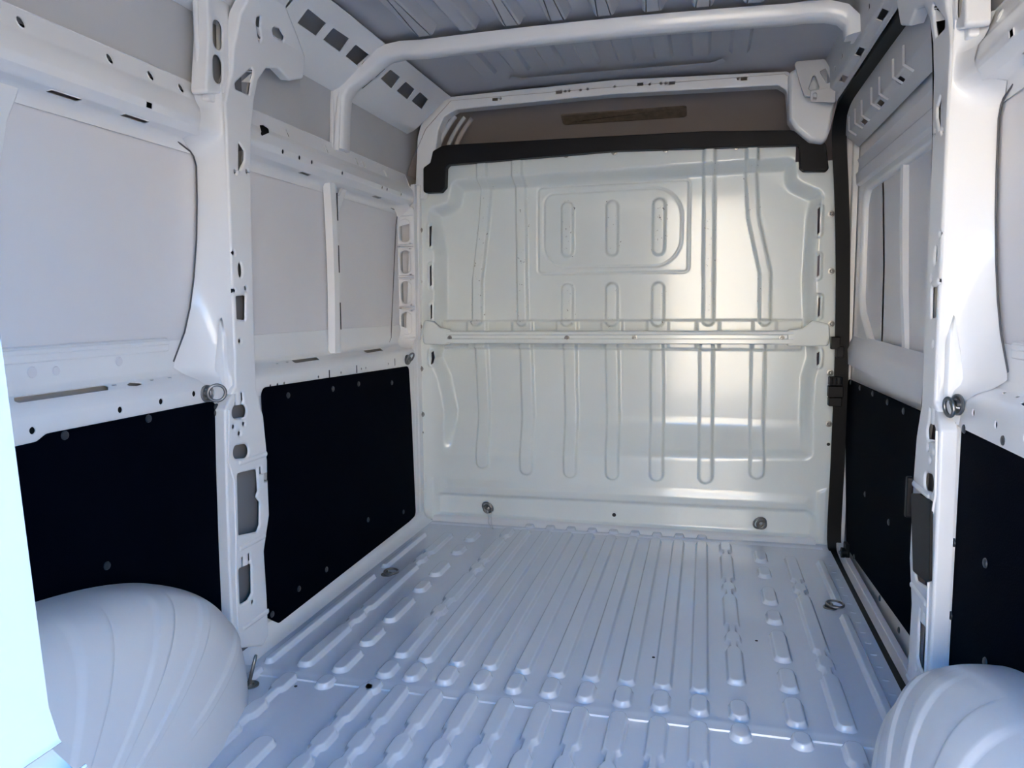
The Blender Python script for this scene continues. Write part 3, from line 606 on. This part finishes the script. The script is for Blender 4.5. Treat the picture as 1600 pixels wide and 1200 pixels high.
# gentle sag
Hd += .004*np.sin(X*3.1+.4)*np.sin(Z*2.3)
top_cut = Z > np.where(X < -.78, 1.56, np.where(X > .715, 1.585, 1.69))
YB = Hd - .004
nz, nx2 = X.shape
vid = np.arange(nz*nx2).reshape(nz, nx2)
q0, q1, q2, q3 = vid[:-1, :-1], vid[:-1, 1:], vid[1:, 1:], vid[1:, :-1]
flab = lab[:-1, :-1].copy(); fk = kill[:-1, :-1] | kill[1:, 1:] | top_cut[:-1, :-1]
PV = np.stack([X.ravel() + .02, YB.ravel(), Z.ravel()], 1)
def submesh(name, sel, m):
    Q = np.stack([q0[sel], q1[sel], q2[sel], q3[sel]], 1); u, inv_ = np.unique(Q.ravel(), return_inverse=True)
    me = bpy.data.meshes.new(name); me.vertices.add(len(u)); me.vertices.foreach_set('co', PV[u].ravel().astype(np.float32))
    me.loops.add(Q.size); me.loops.foreach_set('vertex_index', inv_.astype(np.int32).ravel())
    me.polygons.add(len(Q)); me.polygons.foreach_set('loop_start', np.arange(0, Q.size, 4, dtype=np.int32)); me.polygons.foreach_set('loop_total', np.full(len(Q), 4, np.int32))
    me.update(calc_edges=True); me.validate(); me.polygons.foreach_set('use_smooth', [True]*len(Q)); me.materials.append(m)
    o = bpy.data.objects.new(name, me); link(o, BH); return o
submesh('panel', (flab < 0) & ~fk, BULK)
for i in range(len(ribs)): submesh('pressed_rib', (flab == i) & ~fk, WORN if i < 10 else BULK)
# cross rail with end brackets
cr = sweep('cross_rail', [(-.785, -.012, .868), (.725, -.012, .872)], [(-.030, -.045), (-.027, .012), (-.022, .020), (-.006, .020), (-.002, .014), (.012, .014), (.016, .022), (.026, .020), (.031, .010), (.031, -.045)][::-1], BULK, BH, up=(0, 0, 1), sharp=25)
cr.location.x += .02
for sx, pts in ((-1, [(-.80, .835), (-.765, .838), (-.765, .905), (-.82, .915), (-.850, .945), (-.895, .95), (-.905, .90), (-.900, .838)]), (1, [(.70, .838), (.86, .84), (.868, .87), (.862, .93), (.80, .945), (.76, .912), (.70, .905)])):
    b = sheet('rail_bracket', rr(pts, .012), [], plane_y(-.030), BULK, cr, t=.028, r=.008, K=3)
    pts2 = [(sx*.83-.02, .80), (sx*.87-.03, .80), (sx*.87-.03, .835), (sx*.80-.02, .835)]
BP = [(.013, 0), (.013, .0015), (.007, .002), (.0065, .006), (.004, .0085)]
bolt0 = None
def bolt(x, z, y=-.012, m=STEEL, name='bolt', sc=1.0):
    global bolt0
    if bolt0 is None:
        bolt0 = lathe(name, BP, m, BH, 14, axis=(0, -1, 0), loc=(x+.02, y, z)); o = bolt0
    else: o = inst(bolt0, name, (x+.02, y, z), BH, bolt0.rotation_euler)
    o.scale = (sc, sc, sc); return o
for x, z in ((-.774, 1.658), (-.504, 1.665), (-.229, 1.664), (-.02, 1.664), (.196, 1.662), (.482, 1.658)): bolt(x, z, sc=.95)
for x, z in ((-.91, 1.363), (-.918, 1.128), (-.922, .92), (-.92, .722), (-.918, .506), (.857, 1.373), (.865, 1.144), (.872, .93), (.874, .729), (.876, .516)): bolt(x, z)
for x, z in ((-.77, .868), (-.222, .869), (.076, .871), (.68, .872)): bolt(x, z, -.0285, sc=.9)
for x, z, rr_ in ((-.013, .068, .009), (-.92, .419, .006), (.878, .43, .007)):
    lathe('plug', [(rr_*1.7, 0), (rr_*1.7, .002), (rr_, .0025), (rr_*.9, .001)], BULK, BH, 12, axis=(0, -1, 0), loc=(x+.02, .017 if z < .1 else -.006, z))
    lathe('plug', [(rr_, 0), (rr_*.8, .001)], HOLE, BH, 12, axis=(0, -1, 0), loc=(x+.02, .0145 if z < .1 else -.0085, z))
# black capping along the top of the bulkhead
CAPO = [(-0.876,1.525),(-0.874,1.635),(-0.840,1.656),(-0.827,1.706),(-0.784,1.726),(-0.754,1.729),(-0.014,1.724),(0.352,1.720),(0.690,1.704),(0.729,1.689),(0.754,1.658),(0.821,1.649),(0.838,1.537),(0.743,1.542),(0.728,1.555),(0.725,1.645),(-0.014,1.663),(-0.756,1.643),(-0.768,1.630),(-0.772,1.546),(-0.794,1.524)]
cap = sheet('capping_strip', rp([(u, v, .012) for u, v in CAPO], 4), [], plane_y(-.055), TRIM, None, t=.040, r=.004, back=True)
tag(cap, 'black plastic capping strip with square ends along the bulkhead top', 'trim')
# floor lip under the bulkhead
sweep('floor_lip', [(-.87, -.03, 0), (-.60, -.035, 0), (.46, -.035, 0), (.56, -.02, 0), (.84, -.02, 0)], [(0, 0), (.006, .012), (.018, .020), (.045, .022)][::-1], PAINT, floor, up=(0, 1, 0), caps=False, closed_sec=False, sharp=30)

# ================================================================ RIGHT SIDE: header, door opening, sliding door
HDR = [(.845, 1.785), (.842, 1.800), (.818, 1.812), (.812, 1.822), (.807, 1.90), (.80, 1.965)]
hm = prof_map(HDR, 1, dx=.015); vhd = hm.L
H = [rect(u-.040, vhd[1]+.004, u+.040, vhd[1]+.022, .003) for u in (-.98, -.66, -.36)] + [rect(u-.012, vhd[3]+.030, u+.012, vhd[3]+.046) for u in (-1.02, -.90, -.66, -.45, -.30)]
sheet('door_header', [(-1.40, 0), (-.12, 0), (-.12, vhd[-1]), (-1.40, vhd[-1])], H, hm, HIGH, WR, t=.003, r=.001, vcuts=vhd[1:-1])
mesh('cavity_shade', [(.835, -1.4, 1.83), (.835, -.12, 1.83), (.835, -.12, 1.955), (.835, -1.4, 1.955)], [(0, 1, 2, 3)], HOLE, WR)  # dark sheet put in as the shade within the header
# rear part of the right cantrail
cpr = prof_map(CP, 1)
sheet('cantrail', [(-3.1, 0), (-1.15, 0), (-1.15, vc[-1]), (-3.1, vc[-1])], [rect(u-.05, vc[2]+.05, u+.05, vc[2]+.12, .003) for u in (-1.75, -1.9, -2.05)], cpr, PAINT, WR, t=.003, r=.001, vcuts=vc[1:-1])
# front corner: bulbous pillar top and its gusset bracket
FC = [(0.672,1.917),(0.677,1.739),(0.700,1.701),(0.734,1.670),(0.758,1.649),(0.815,1.638),(0.834,1.693),(0.841,1.753),(0.855,1.812),(0.871,1.883),(0.827,1.953),(0.739,1.953)]
pad('front_corner', rp([(u, v, .02) for u, v in FC], 4), [(.0, -.05), (0, .020), (-.003, .030), (-.009, .038), (-.016, .041)], PAINT, plane_y(-.06), WR)
sheet('gusset_bracket', rr([(.68, 1.93), (.70, 1.86), (.72, 1.80), (.76, 1.79), (.83, 1.79), (.83, 1.86), (.79, 1.93)], .012), [rr([(.735, 1.82), (.775, 1.82), (.755, 1.885)], .006), rr([(.775, 1.885), (.80, 1.84), (.815, 1.845), (.795, 1.895)], .004)], plane_y(-.19), HIGH, WR, t=.012, r=.004)
sheet('header_tab', rr([(.742, 1.775), (.83, 1.765), (.83, 1.815), (.80, 1.82), (.742, 1.815)], .004), [stad(.758, 1.785, .758, 1.80, .006)], plane_y(-.20), HIGH, WR, t=.006, r=.002)
# body structure outside the opening: rocker, roof rail and front pillar close the shell
for nm_, lo, hi in (('roof_rail', (.90, -1.55, 1.815), (1.035, .12, 1.97)), ('rocker', (.935, -1.55, -.25), (1.035, .12, -.035)), ('front_body_pillar', (.905, .005, -.25), (1.035, .10, 1.97))):
    box(nm_, lo, hi, SKIN, WR, .006)
# sliding door
SD = sheet('door_1', rect(-1.50, -.03, .03, 1.80, .03), [rp([(-1.40, .865, .03), (-.33, .88, .06), (-.13, 1.0, .12), (-.125, 1.44, .07), (-1.40, 1.44, .03)], 8)], plane_x(.968, 1), PAINT, None, t=.03, r=.014, K=4)
tag(SD, kind='structure')
sheet('door_infill', rect(-1.45, .84, -.10, 1.47), [], plane_x(.990, 1), SKIN, SD, t=.003, r=.001)
mesh('door_skin', [(1.015, -1.5, -.05), (1.015, .05, -.05), (1.015, .05, 1.72), (.99, .05, 1.85), (1.015, -1.5, 1.72), (.99, -1.5, 1.85)], [(0, 1, 2, 4), (4, 2, 3, 5)], HIGH, SD)
# inset panel outline, strut and soft folds of the infill
sweep('door_strut', [(.982, -.80, .86), (.978, -.755, 1.05), (.976, -.72, 1.25), (.978, -.69, 1.45)], [(-.030, 0), (-.022, .018), (-.004, .022), (.004, .012), (.024, .012), (.030, 0)], PAINT, SD, up=(0, 1, 0), sharp=25)
sweep('door_fold', [(.981, -.45, .88), (.981, -.43, 1.15), (.981, -.36, 1.44)], [(-.035, 0), (-.012, .006), (.012, .006), (.035, 0)], HIGH, SD, up=(0, 1, 0), sharp=80)
tube('door_infill_seal', [(.980, y, z) for y, z in rp([(-1.40, .865, .03), (-.33, .88, .06), (-.13, 1.0, .12), (-.125, 1.44, .07), (-1.40, 1.44, .03)], 8)], .003, SCREW, SD, 6, closed=True, up=(1, .05, .02))
# shelf above the door lining and the rail over the infill
sweep('door_shelf', [(.95, -1.45, .83), (.95, .0, .85)], [(-.085, .004), (-.08, -.016), (-.02, -.020), (.0, -.012), (.02, -.002), (.04, .006)], SKIN, SD, up=(0, 0, 1), caps=False, sharp=40)
sweep('door_rail', [(.955, -1.45, 1.53), (.955, -.05, 1.53)], [(-.06, .0), (-.05, -.014), (-.01, -.018), (.0, -.010), (.03, -.008), (.045, -.014), (.055, .0)], SKIN, SD, up=(0, 0, 1), caps=False, sharp=30)
cha = prof_map([(.955, 1.62), (.930, 1.645), (.905, 1.665), (.900, 1.73), (.905, 1.80)], 1); vch = cha.L
sheet('door_channel', [(-1.45, 0), (-.07, 0), (-.07, vch[-1]), (-1.45, vch[-1])], [rect(u-.03, vch[1]+.004, u+.03, vch[1]+.022, .006) for u in (-.88, -.62, -.36)], cha, HIGH, SD, t=.003, r=.001, vcuts=vch[1:-1])
for u in (-1.0, -.88, -.70, -.58, -.42, -.30, -.18):
    sweep('channel_rib', [cha(u, vch[2]-.03, .001), cha(u, vch[2], .003), cha(u, vch[2]+.05, .001)], [(-.006, 0), (0, .005), (.006, 0)], HIGH, SD, up=(0, 1, 0), caps=False)
pad('foam_patch', rr([(-.005, 1.52), (.02, 1.52), (.02, 1.66), (-.02, 1.66)], .008), [(.002, 0), (0, .008), (-.005, .012)], FOAM, plane_x(.962, 1), SD)
# rubber seal round the door opening
def seal_path():
    fr = [(.873, -.035, .0), (.880, -.035, .35), (.882, -.035, .80), (.872, -.035, 1.20), (.857, -.04, 1.45), (.842, -.045, 1.62), (.835, -.07, 1.70), (.836, -.115, 1.755), (.838, -.18, 1.785), (.842, -.35, 1.79)]
    tp = [(.846, -.8, 1.79), (.848, -1.2, 1.785)]
    cr_ = [(.852, -1.30, 1.765), (.860, -1.36, 1.70)]
    re_ = [(.868, -1.385, 1.5), (.874, -1.388, 1.2), (.876, -1.392, .85), (.874, -1.375, .70), (.872, -1.362, .55), (.873, -1.365, .40), (.874, -1.392, .20), (.874, -1.392, .02)]
    bt = [(.888, -1.36, -.035), (.888, -.7, -.037), (.888, -.10, -.035)]
    return fr + tp + cr_ + re_ + bt
sp_ = [(x + (.022 if y > -1.25 else .024), y, z) for x, y, z in seal_path()]; SP = []
for a, b in zip(sp_, sp_[1:] + sp_[:1]):
    for k in range(4): SP.append(tuple(np.array(a) + (np.array(b)-np.array(a))*k/4))
SPa = np.array(SP)
for _ in range(3): SPa = (SPa + .5*np.roll(SPa, 1, 0) + .5*np.roll(SPa, -1, 0))/2
seal = sweep('door_seal', SPa, [(-.034, -.010), (-.020, -.022), (.006, -.022), (.014, -.012), (.016, .004), (.012, .016), (.020, .018), (.020, .022), (-.034, .022)], RUBBER, None, up=(-1, 0, 0), closed=True, sharp=40)
tag(seal, 'black rubber seal running round the sliding door opening', 'seal')
# flange that carries the seal
sheet('seal_flange', rect(-.03, 0, .02, 1.72, .01), [], plane_x(.945, 1), PAINT, WR, t=.02, r=.005)
box('door_sill', (.880, -1.45, -.12), (.96, .02, -.055), SCREW, WR)
sheet('sill_side', rect(-1.48, -.06, .0, .03, .004), [], plane_x(.928, 1), SKIN, WR, t=.02, r=.003)

# ================================================================ REAR DOOR (left leaf, shut) and rear frame
D2 = sheet('door_2', rp([(-.82, -.25, .03), (.128, -.25, .03), (.132, .70, .03), (.136, .79, .01), (.1285, .815, .006), (.125, .825, .004), (.112, .834, .004), (.1075, .848, .004), (.098, .99, .05), (.075, 1.30, .1), (.04, 1.80, .08), (-.82, 1.80, .03)], 6), [], plane_y(-3.165), DOORP, None, t=.045, r=.012, K=4, back=True)
tag(D2, kind='structure')
sweep('door_crease', [(-.80, -3.166, .60), (-.2, -3.166, .78), (.09, -3.166, .846)], [(-.006, 0), (0, .004), (.006, 0)], DOORP, D2, up=(0, 0, 1), caps=False, closed_sec=False)
# rear frame header and sill above/below the doors
rf = sheet('wall_rear', rect(-1.0, -.15, .99, 2.0, .05), [rp([(-.80, -.005, .03), (.79, -.005, .03), (.79, 1.55, .03), (.74, 1.82, .08), (-.75, 1.82, .08), (-.80, 1.55, .03)], 6)], plane_y(-3.13), PAINT, None, t=.05, r=.01, back=True); tag(rf, kind='structure')

# ================================================================ LINING BOARDS
def board(outline, x, s, label, screws):
    o = empty('lining_board', (s*x - (.015 if s > 0 else 0), sum(p[0] for p in outline)/len(outline), 0)); tag(o, label, 'panel', 'black lining boards')
    b = sheet('board', rr(outline, .025), [], plane_x(x, s), BOARD, o, t=.006, r=.0015, back=True)
    b.matrix_parent_inverse = Matrix.Translation(-o.location)
    s0 = None
    for u, v in screws:
        l = Vector(plane_x(x, s)(u, v)) - o.location
        if s0 is None: s0 = lathe('screw', [(.010, 0), (.009, .0025), (.005, .004)], SCREW, o, 12, axis=(-s, 0, 0), loc=l)
        else: inst(s0, 'screw', l, o, s0.rotation_euler)
    return o
B1 = [(-3.0, .735), (-2.15, .752), (-2.125, .764), (-1.578, .764), (-1.578, .05), (-1.535, .012), (-3.0, .012)]
board(B1, .907, -1, 'black lining board behind the left wheel arch, rear of the near pillar', [(-1.841,0.753),(-1.581,0.747),(-1.582,0.731),(-1.996,0.446),(-1.828,0.322),(-1.574,0.646),(-1.575,0.482),(-1.582,0.321),(-2.086,0.754)])
B2 = [(-1.356,0.775),(-0.192,0.749),(-0.172,0.550),(-0.144,0.055),(-0.223,0.047),(-1.317,0.028),(-1.379,0.073),(-1.395,0.149),(-1.390,0.307),(-1.348,0.414),(-1.338,0.550),(-1.354,0.670)]
board(B2, .907, -1, 'black lining board between the holed pillar and the bulkhead on the left', [(-0.389,0.694),(-0.707,0.721),(-0.655,0.176),(-1.004,0.094),(-1.192,0.094),(-1.354,0.073),(-1.214,0.736),(-0.295,0.111),(-0.914,0.724)])
board([(-0.090,0.712),(-1.179,0.726),(-1.224,0.707),(-1.307,0.127),(-1.274,0.112),(-0.187,0.050),(-0.092,0.432)], .945, 1, 'black lining board fixed to the lower half of the sliding door', [(-0.148,0.705),(-0.341,0.703),(-0.563,0.707),(-0.781,0.705),(-0.982,0.704),(-0.506,0.343),(-0.866,0.343),(-0.359,0.067),(-0.793,0.073),(-1.044,0.074)])
B4 = [(-3.0, .735), (-2.15, .752), (-2.125, .764), (-1.590, .764), (-1.590, .012), (-3.0, .012)]
board(B4, .915, 1, 'black lining board above the right wheel arch', [(-1.610,0.751),(-1.825,0.764),(-1.560,0.722),(-1.563,0.653),(-1.584,0.499),(-1.589,0.338),(-1.801,0.332),(-1.772,0.517)])

# ================================================================ WHEEL ARCHES
def wheel_arch(s, label):
    o = empty('wheel_arch', (s*.80, -2.33, 0)); tag(o, label, 'wheel arch', 'wheel arch covers')
    NA, NB = 280, 52
    yc, Lh, Hh, W_ = -2.50, .87, .450, .250
    x0 = .9055 - (.008 if s > 0 else 0)
    bands = [(math.radians(a), math.radians(w_), b0) for a, w_, b0 in ((20, 2.4, .70), (41, 2.6, .84), (56, 2.8, .86), (73, 3.4, 1.0), (92, 3.4, 1.0), (112, 3.4, .9))]
    bm = {-1: [], 0: []}
    P = np.zeros((NA+1, NB+1, 3))
    for i in range(NA+1):
        a = math.pi*i/NA
        ca, sa = math.cos(a), math.sin(a)
        e1 = 2/2.55; wy = math.copysign(abs(ca)**e1, ca); wz = abs(sa)**e1
        for j in range(NB+1):
            t = (j/NB)*math.pi/2; e = 2/2.7
            cb = math.cos(t)**e; sb = math.sin(t)**e
            P[i, j] = (x0 - W_*sb, yc + Lh*wy*cb, Hh*wz*cb)
    du = np.gradient(P, axis=0); dv = np.gradient(P, axis=1); N = np.cross(du, dv); ln = np.linalg.norm(N, axis=2); N /= np.maximum(ln, 1e-9)[..., None]
    c0 = np.array([x0, yc, 0]); flip = ((P - c0)*N).sum(2) < 0; N[flip] *= -1
    lab = np.full((NA+1, NB+1), -1)
    for i in range(NA+1):
        a = math.pi*i/NA
        for j in range(NB+1):
            h = 0.0
            for k, (ac, aw, bmax) in enumerate(bands):
                q = j/NB
                r_ = math.cos(q*math.pi/2)**.5
                da = abs(a-ac)/aw
                if q < bmax:
                    end = min(1, (bmax-q)/.04); hh = float(sst(1.10, .80, np.array(da)))*end
                    if hh > 0: h = max(h, hh)
                    if da < 1.2: lab[i, j] = k
            P[i, j] += N[i, j]*.0055*h*(1 - .9*(j/NB)**6)*float(sst(.10, .30, np.array(j/NB)))
    if s < 0: P[..., 0] *= -1
    P -= np.array([s*.80, -2.33, 0])
    vid = np.arange((NA+1)*(NB+1)).reshape(NA+1, NB+1); PVv = P.reshape(-1, 3)
    groups = {}
    for i in range(NA):
        for j in range(NB): groups.setdefault(lab[i, j], []).append((vid[i, j], vid[i+1, j], vid[i+1, j+1], vid[i, j+1]))
    for k, fs in sorted(groups.items()):
        us = sorted({v for f in fs for v in f}); mp = {v: n_ for n_, v in enumerate(us)}
        ff = [tuple(mp[v] for v in f) for f in fs]
        if s > 0: ff = [f[::-1] for f in ff]
        mesh('arch_shell' if k < 0 else 'pressed_rib', [PVv[v] for v in us], ff, ARCH, o)
    return o
wheel_arch(-1, 'white wheel arch cover with fanned ribs under the left lining board')
wheel_arch(1, 'white wheel arch cover in the near right corner')

# ================================================================ TIE-DOWN RINGS
def tie_ring(loc, nrm, hang, label, scale=1.0, tilt=0.0):
    o = empty('tie_down_ring', loc); tag(o, label, 'ring', 'lashing rings')
    nv = Vector(nrm).normalized()
    cup = lathe('cup', [(.023, 0), (.023, .003), (.019, .005), (.016, .003), (.011, .002), (.010, .008), (.006, .010)], STEEL, o, 20, axis=nrm)
    h = Vector(hang).normalized(); sd_ = nv.cross(h)
    c = nv*.008 + h*.016*scale
    pts = [c + (h*math.cos(a)*.026 + sd_*math.sin(a)*.030)*scale + nv*(.004 + tilt*(1+math.cos(a))*.02) for a in np.linspace(0, 2*math.pi, 25)[:-1]]
    tube('ring', pts, .0042, STEEL, o, 8, closed=True, up=tuple(nv))
    b = tube('staple', [h*-.004 + sd_*.012, nv*.014 + sd_*.006 + h*.002, nv*.014 - sd_*.006 + h*.002, h*-.004 - sd_*.012], .004, STEEL, o, 8, up=tuple(h))
    return o
tie_ring((-.783, -.765, .001), (0, 0, 1), (.8, .4, 0), 'steel lashing ring lying on the floor beside the left front lining board')
tie_ring((.794, -.722, .001), (0, 0, 1), (.9, .25, 0), 'steel lashing ring lying on the floor beside the sliding door sill')
tie_ring((-.800, -1.640, .001), (0, 0, 1), (.35, .15, 1), 'steel lashing ring standing up on the floor at the left wheel arch', 1.15, .6)
tie_ring((-.608, .012, .062), (0, -1, 0), (.5, 0, .9), 'steel lashing ring low on the left of the bulkhead', .9, .5)
tie_ring((.623, .012, .066), (0, -1, 0), (-.5, 0, .6), 'steel lashing ring low on the right of the bulkhead', .9, .5)
tie_ring((-.912, -1.612, .787), (1, -.2, 0), (.2, .9, .1), 'steel lashing ring on the left ledge beside the holed pillar', .72, .6)
tie_ring((.890, -1.596, .80), (-1, -.3, 0), (.1, .3, -.2), 'steel lashing ring on the right ledge beside the door pillar', .75, .4)
tie_ring((-.910, -.20, .778), (1, -.3, 0), (0, -.2, 1), 'small steel lashing ring at the front end of the left ledge', .7, .4)
wt = tube('tie_string', [(-.605, .0, .062), (-.595, -.02, .03), (-.588, -.045, .012), (-.565, -.09, .006), (-.545, -.12, .006), (-.56, -.08, .006), (-.575, -.04, .02), (-.58, -.01, .06)], .0018, WIRE, None, 6)
tag(wt, 'thin clear string trailing from the left bulkhead ring to the floor', 'string')

# ================================================================ DOOR HARDWARE ON THE RIGHT
lc = sheet('lock_cover', rr([(-1.410,0.563),(-1.479,0.579),(-1.570,0.583),(-1.590,0.412),(-1.567,0.401),(-1.458,0.388)], .006), [], plane_x(.868, 1), TRIM, None, t=.006, r=.002, back=True)
tag(lc, 'black plastic lock cover on the right door pillar', 'cover')
lcr = sheet('grip_rib', rect(-1.405, .50, -1.385, .60, .006), [], plane_x(.861, 1), TRIM, lc, t=.012, r=.003)
def block(name, loc, w_, d, h, m, parent=None):
    return sheet(name, rect(loc[0]-w_/2, loc[2]-h/2, loc[0]+w_/2, loc[2]+h/2, .004), [], plane_y(loc[1]-d/2), m, parent, t=d, r=.003, back=True)
lb = empty('latch_block', (.885, -.08, .66)); tag(lb, 'ribbed black latch block on the door seal half way up', 'latch')
for n_, dz, hh, w_ in (('latch_end', .042, .035, .050), ('latch_body', .0, .045, .056), ('latch_end', -.042, .035, .050)):
    block(n_, (0, 0 if n_ == 'latch_end' else -.006, dz), w_, .04, hh, TRIM, lb)
for k in (-.016, 0, .016): block('grip_rib', (k, -.023, .044), .005, .006, .03, TRIM, lb)
ug = empty('door_stop', (.884, -.075, .855)); tag(ug, 'small black stop clipped on the door seal beside the cross rail', 'stop')
block('stop_body', (-.004, 0, 0), .034, .03, .05, TRIM, ug); block('stop_foot', (.014, .0, -.035), .028, .03, .045, TRIM, ug)
rl = empty('door_roller', (.912, -.245, .045)); tag(rl, 'small black guide roller at the foot of the sliding door', 'roller')
lathe('wheel', [(.012, -.012), (.020, -.010), (.020, .010), (.012, .012)], RUBBER, rl, 16, axis=(1, 0, 0))
block('roller_bracket', (.012, .01, .0), .016, .05, .07, TRIM, rl)
lathe('axle', [(.006, 0), (.006, .018), (.003, .019)], STEEL, rl, 10, axis=(-1, 0, 0))
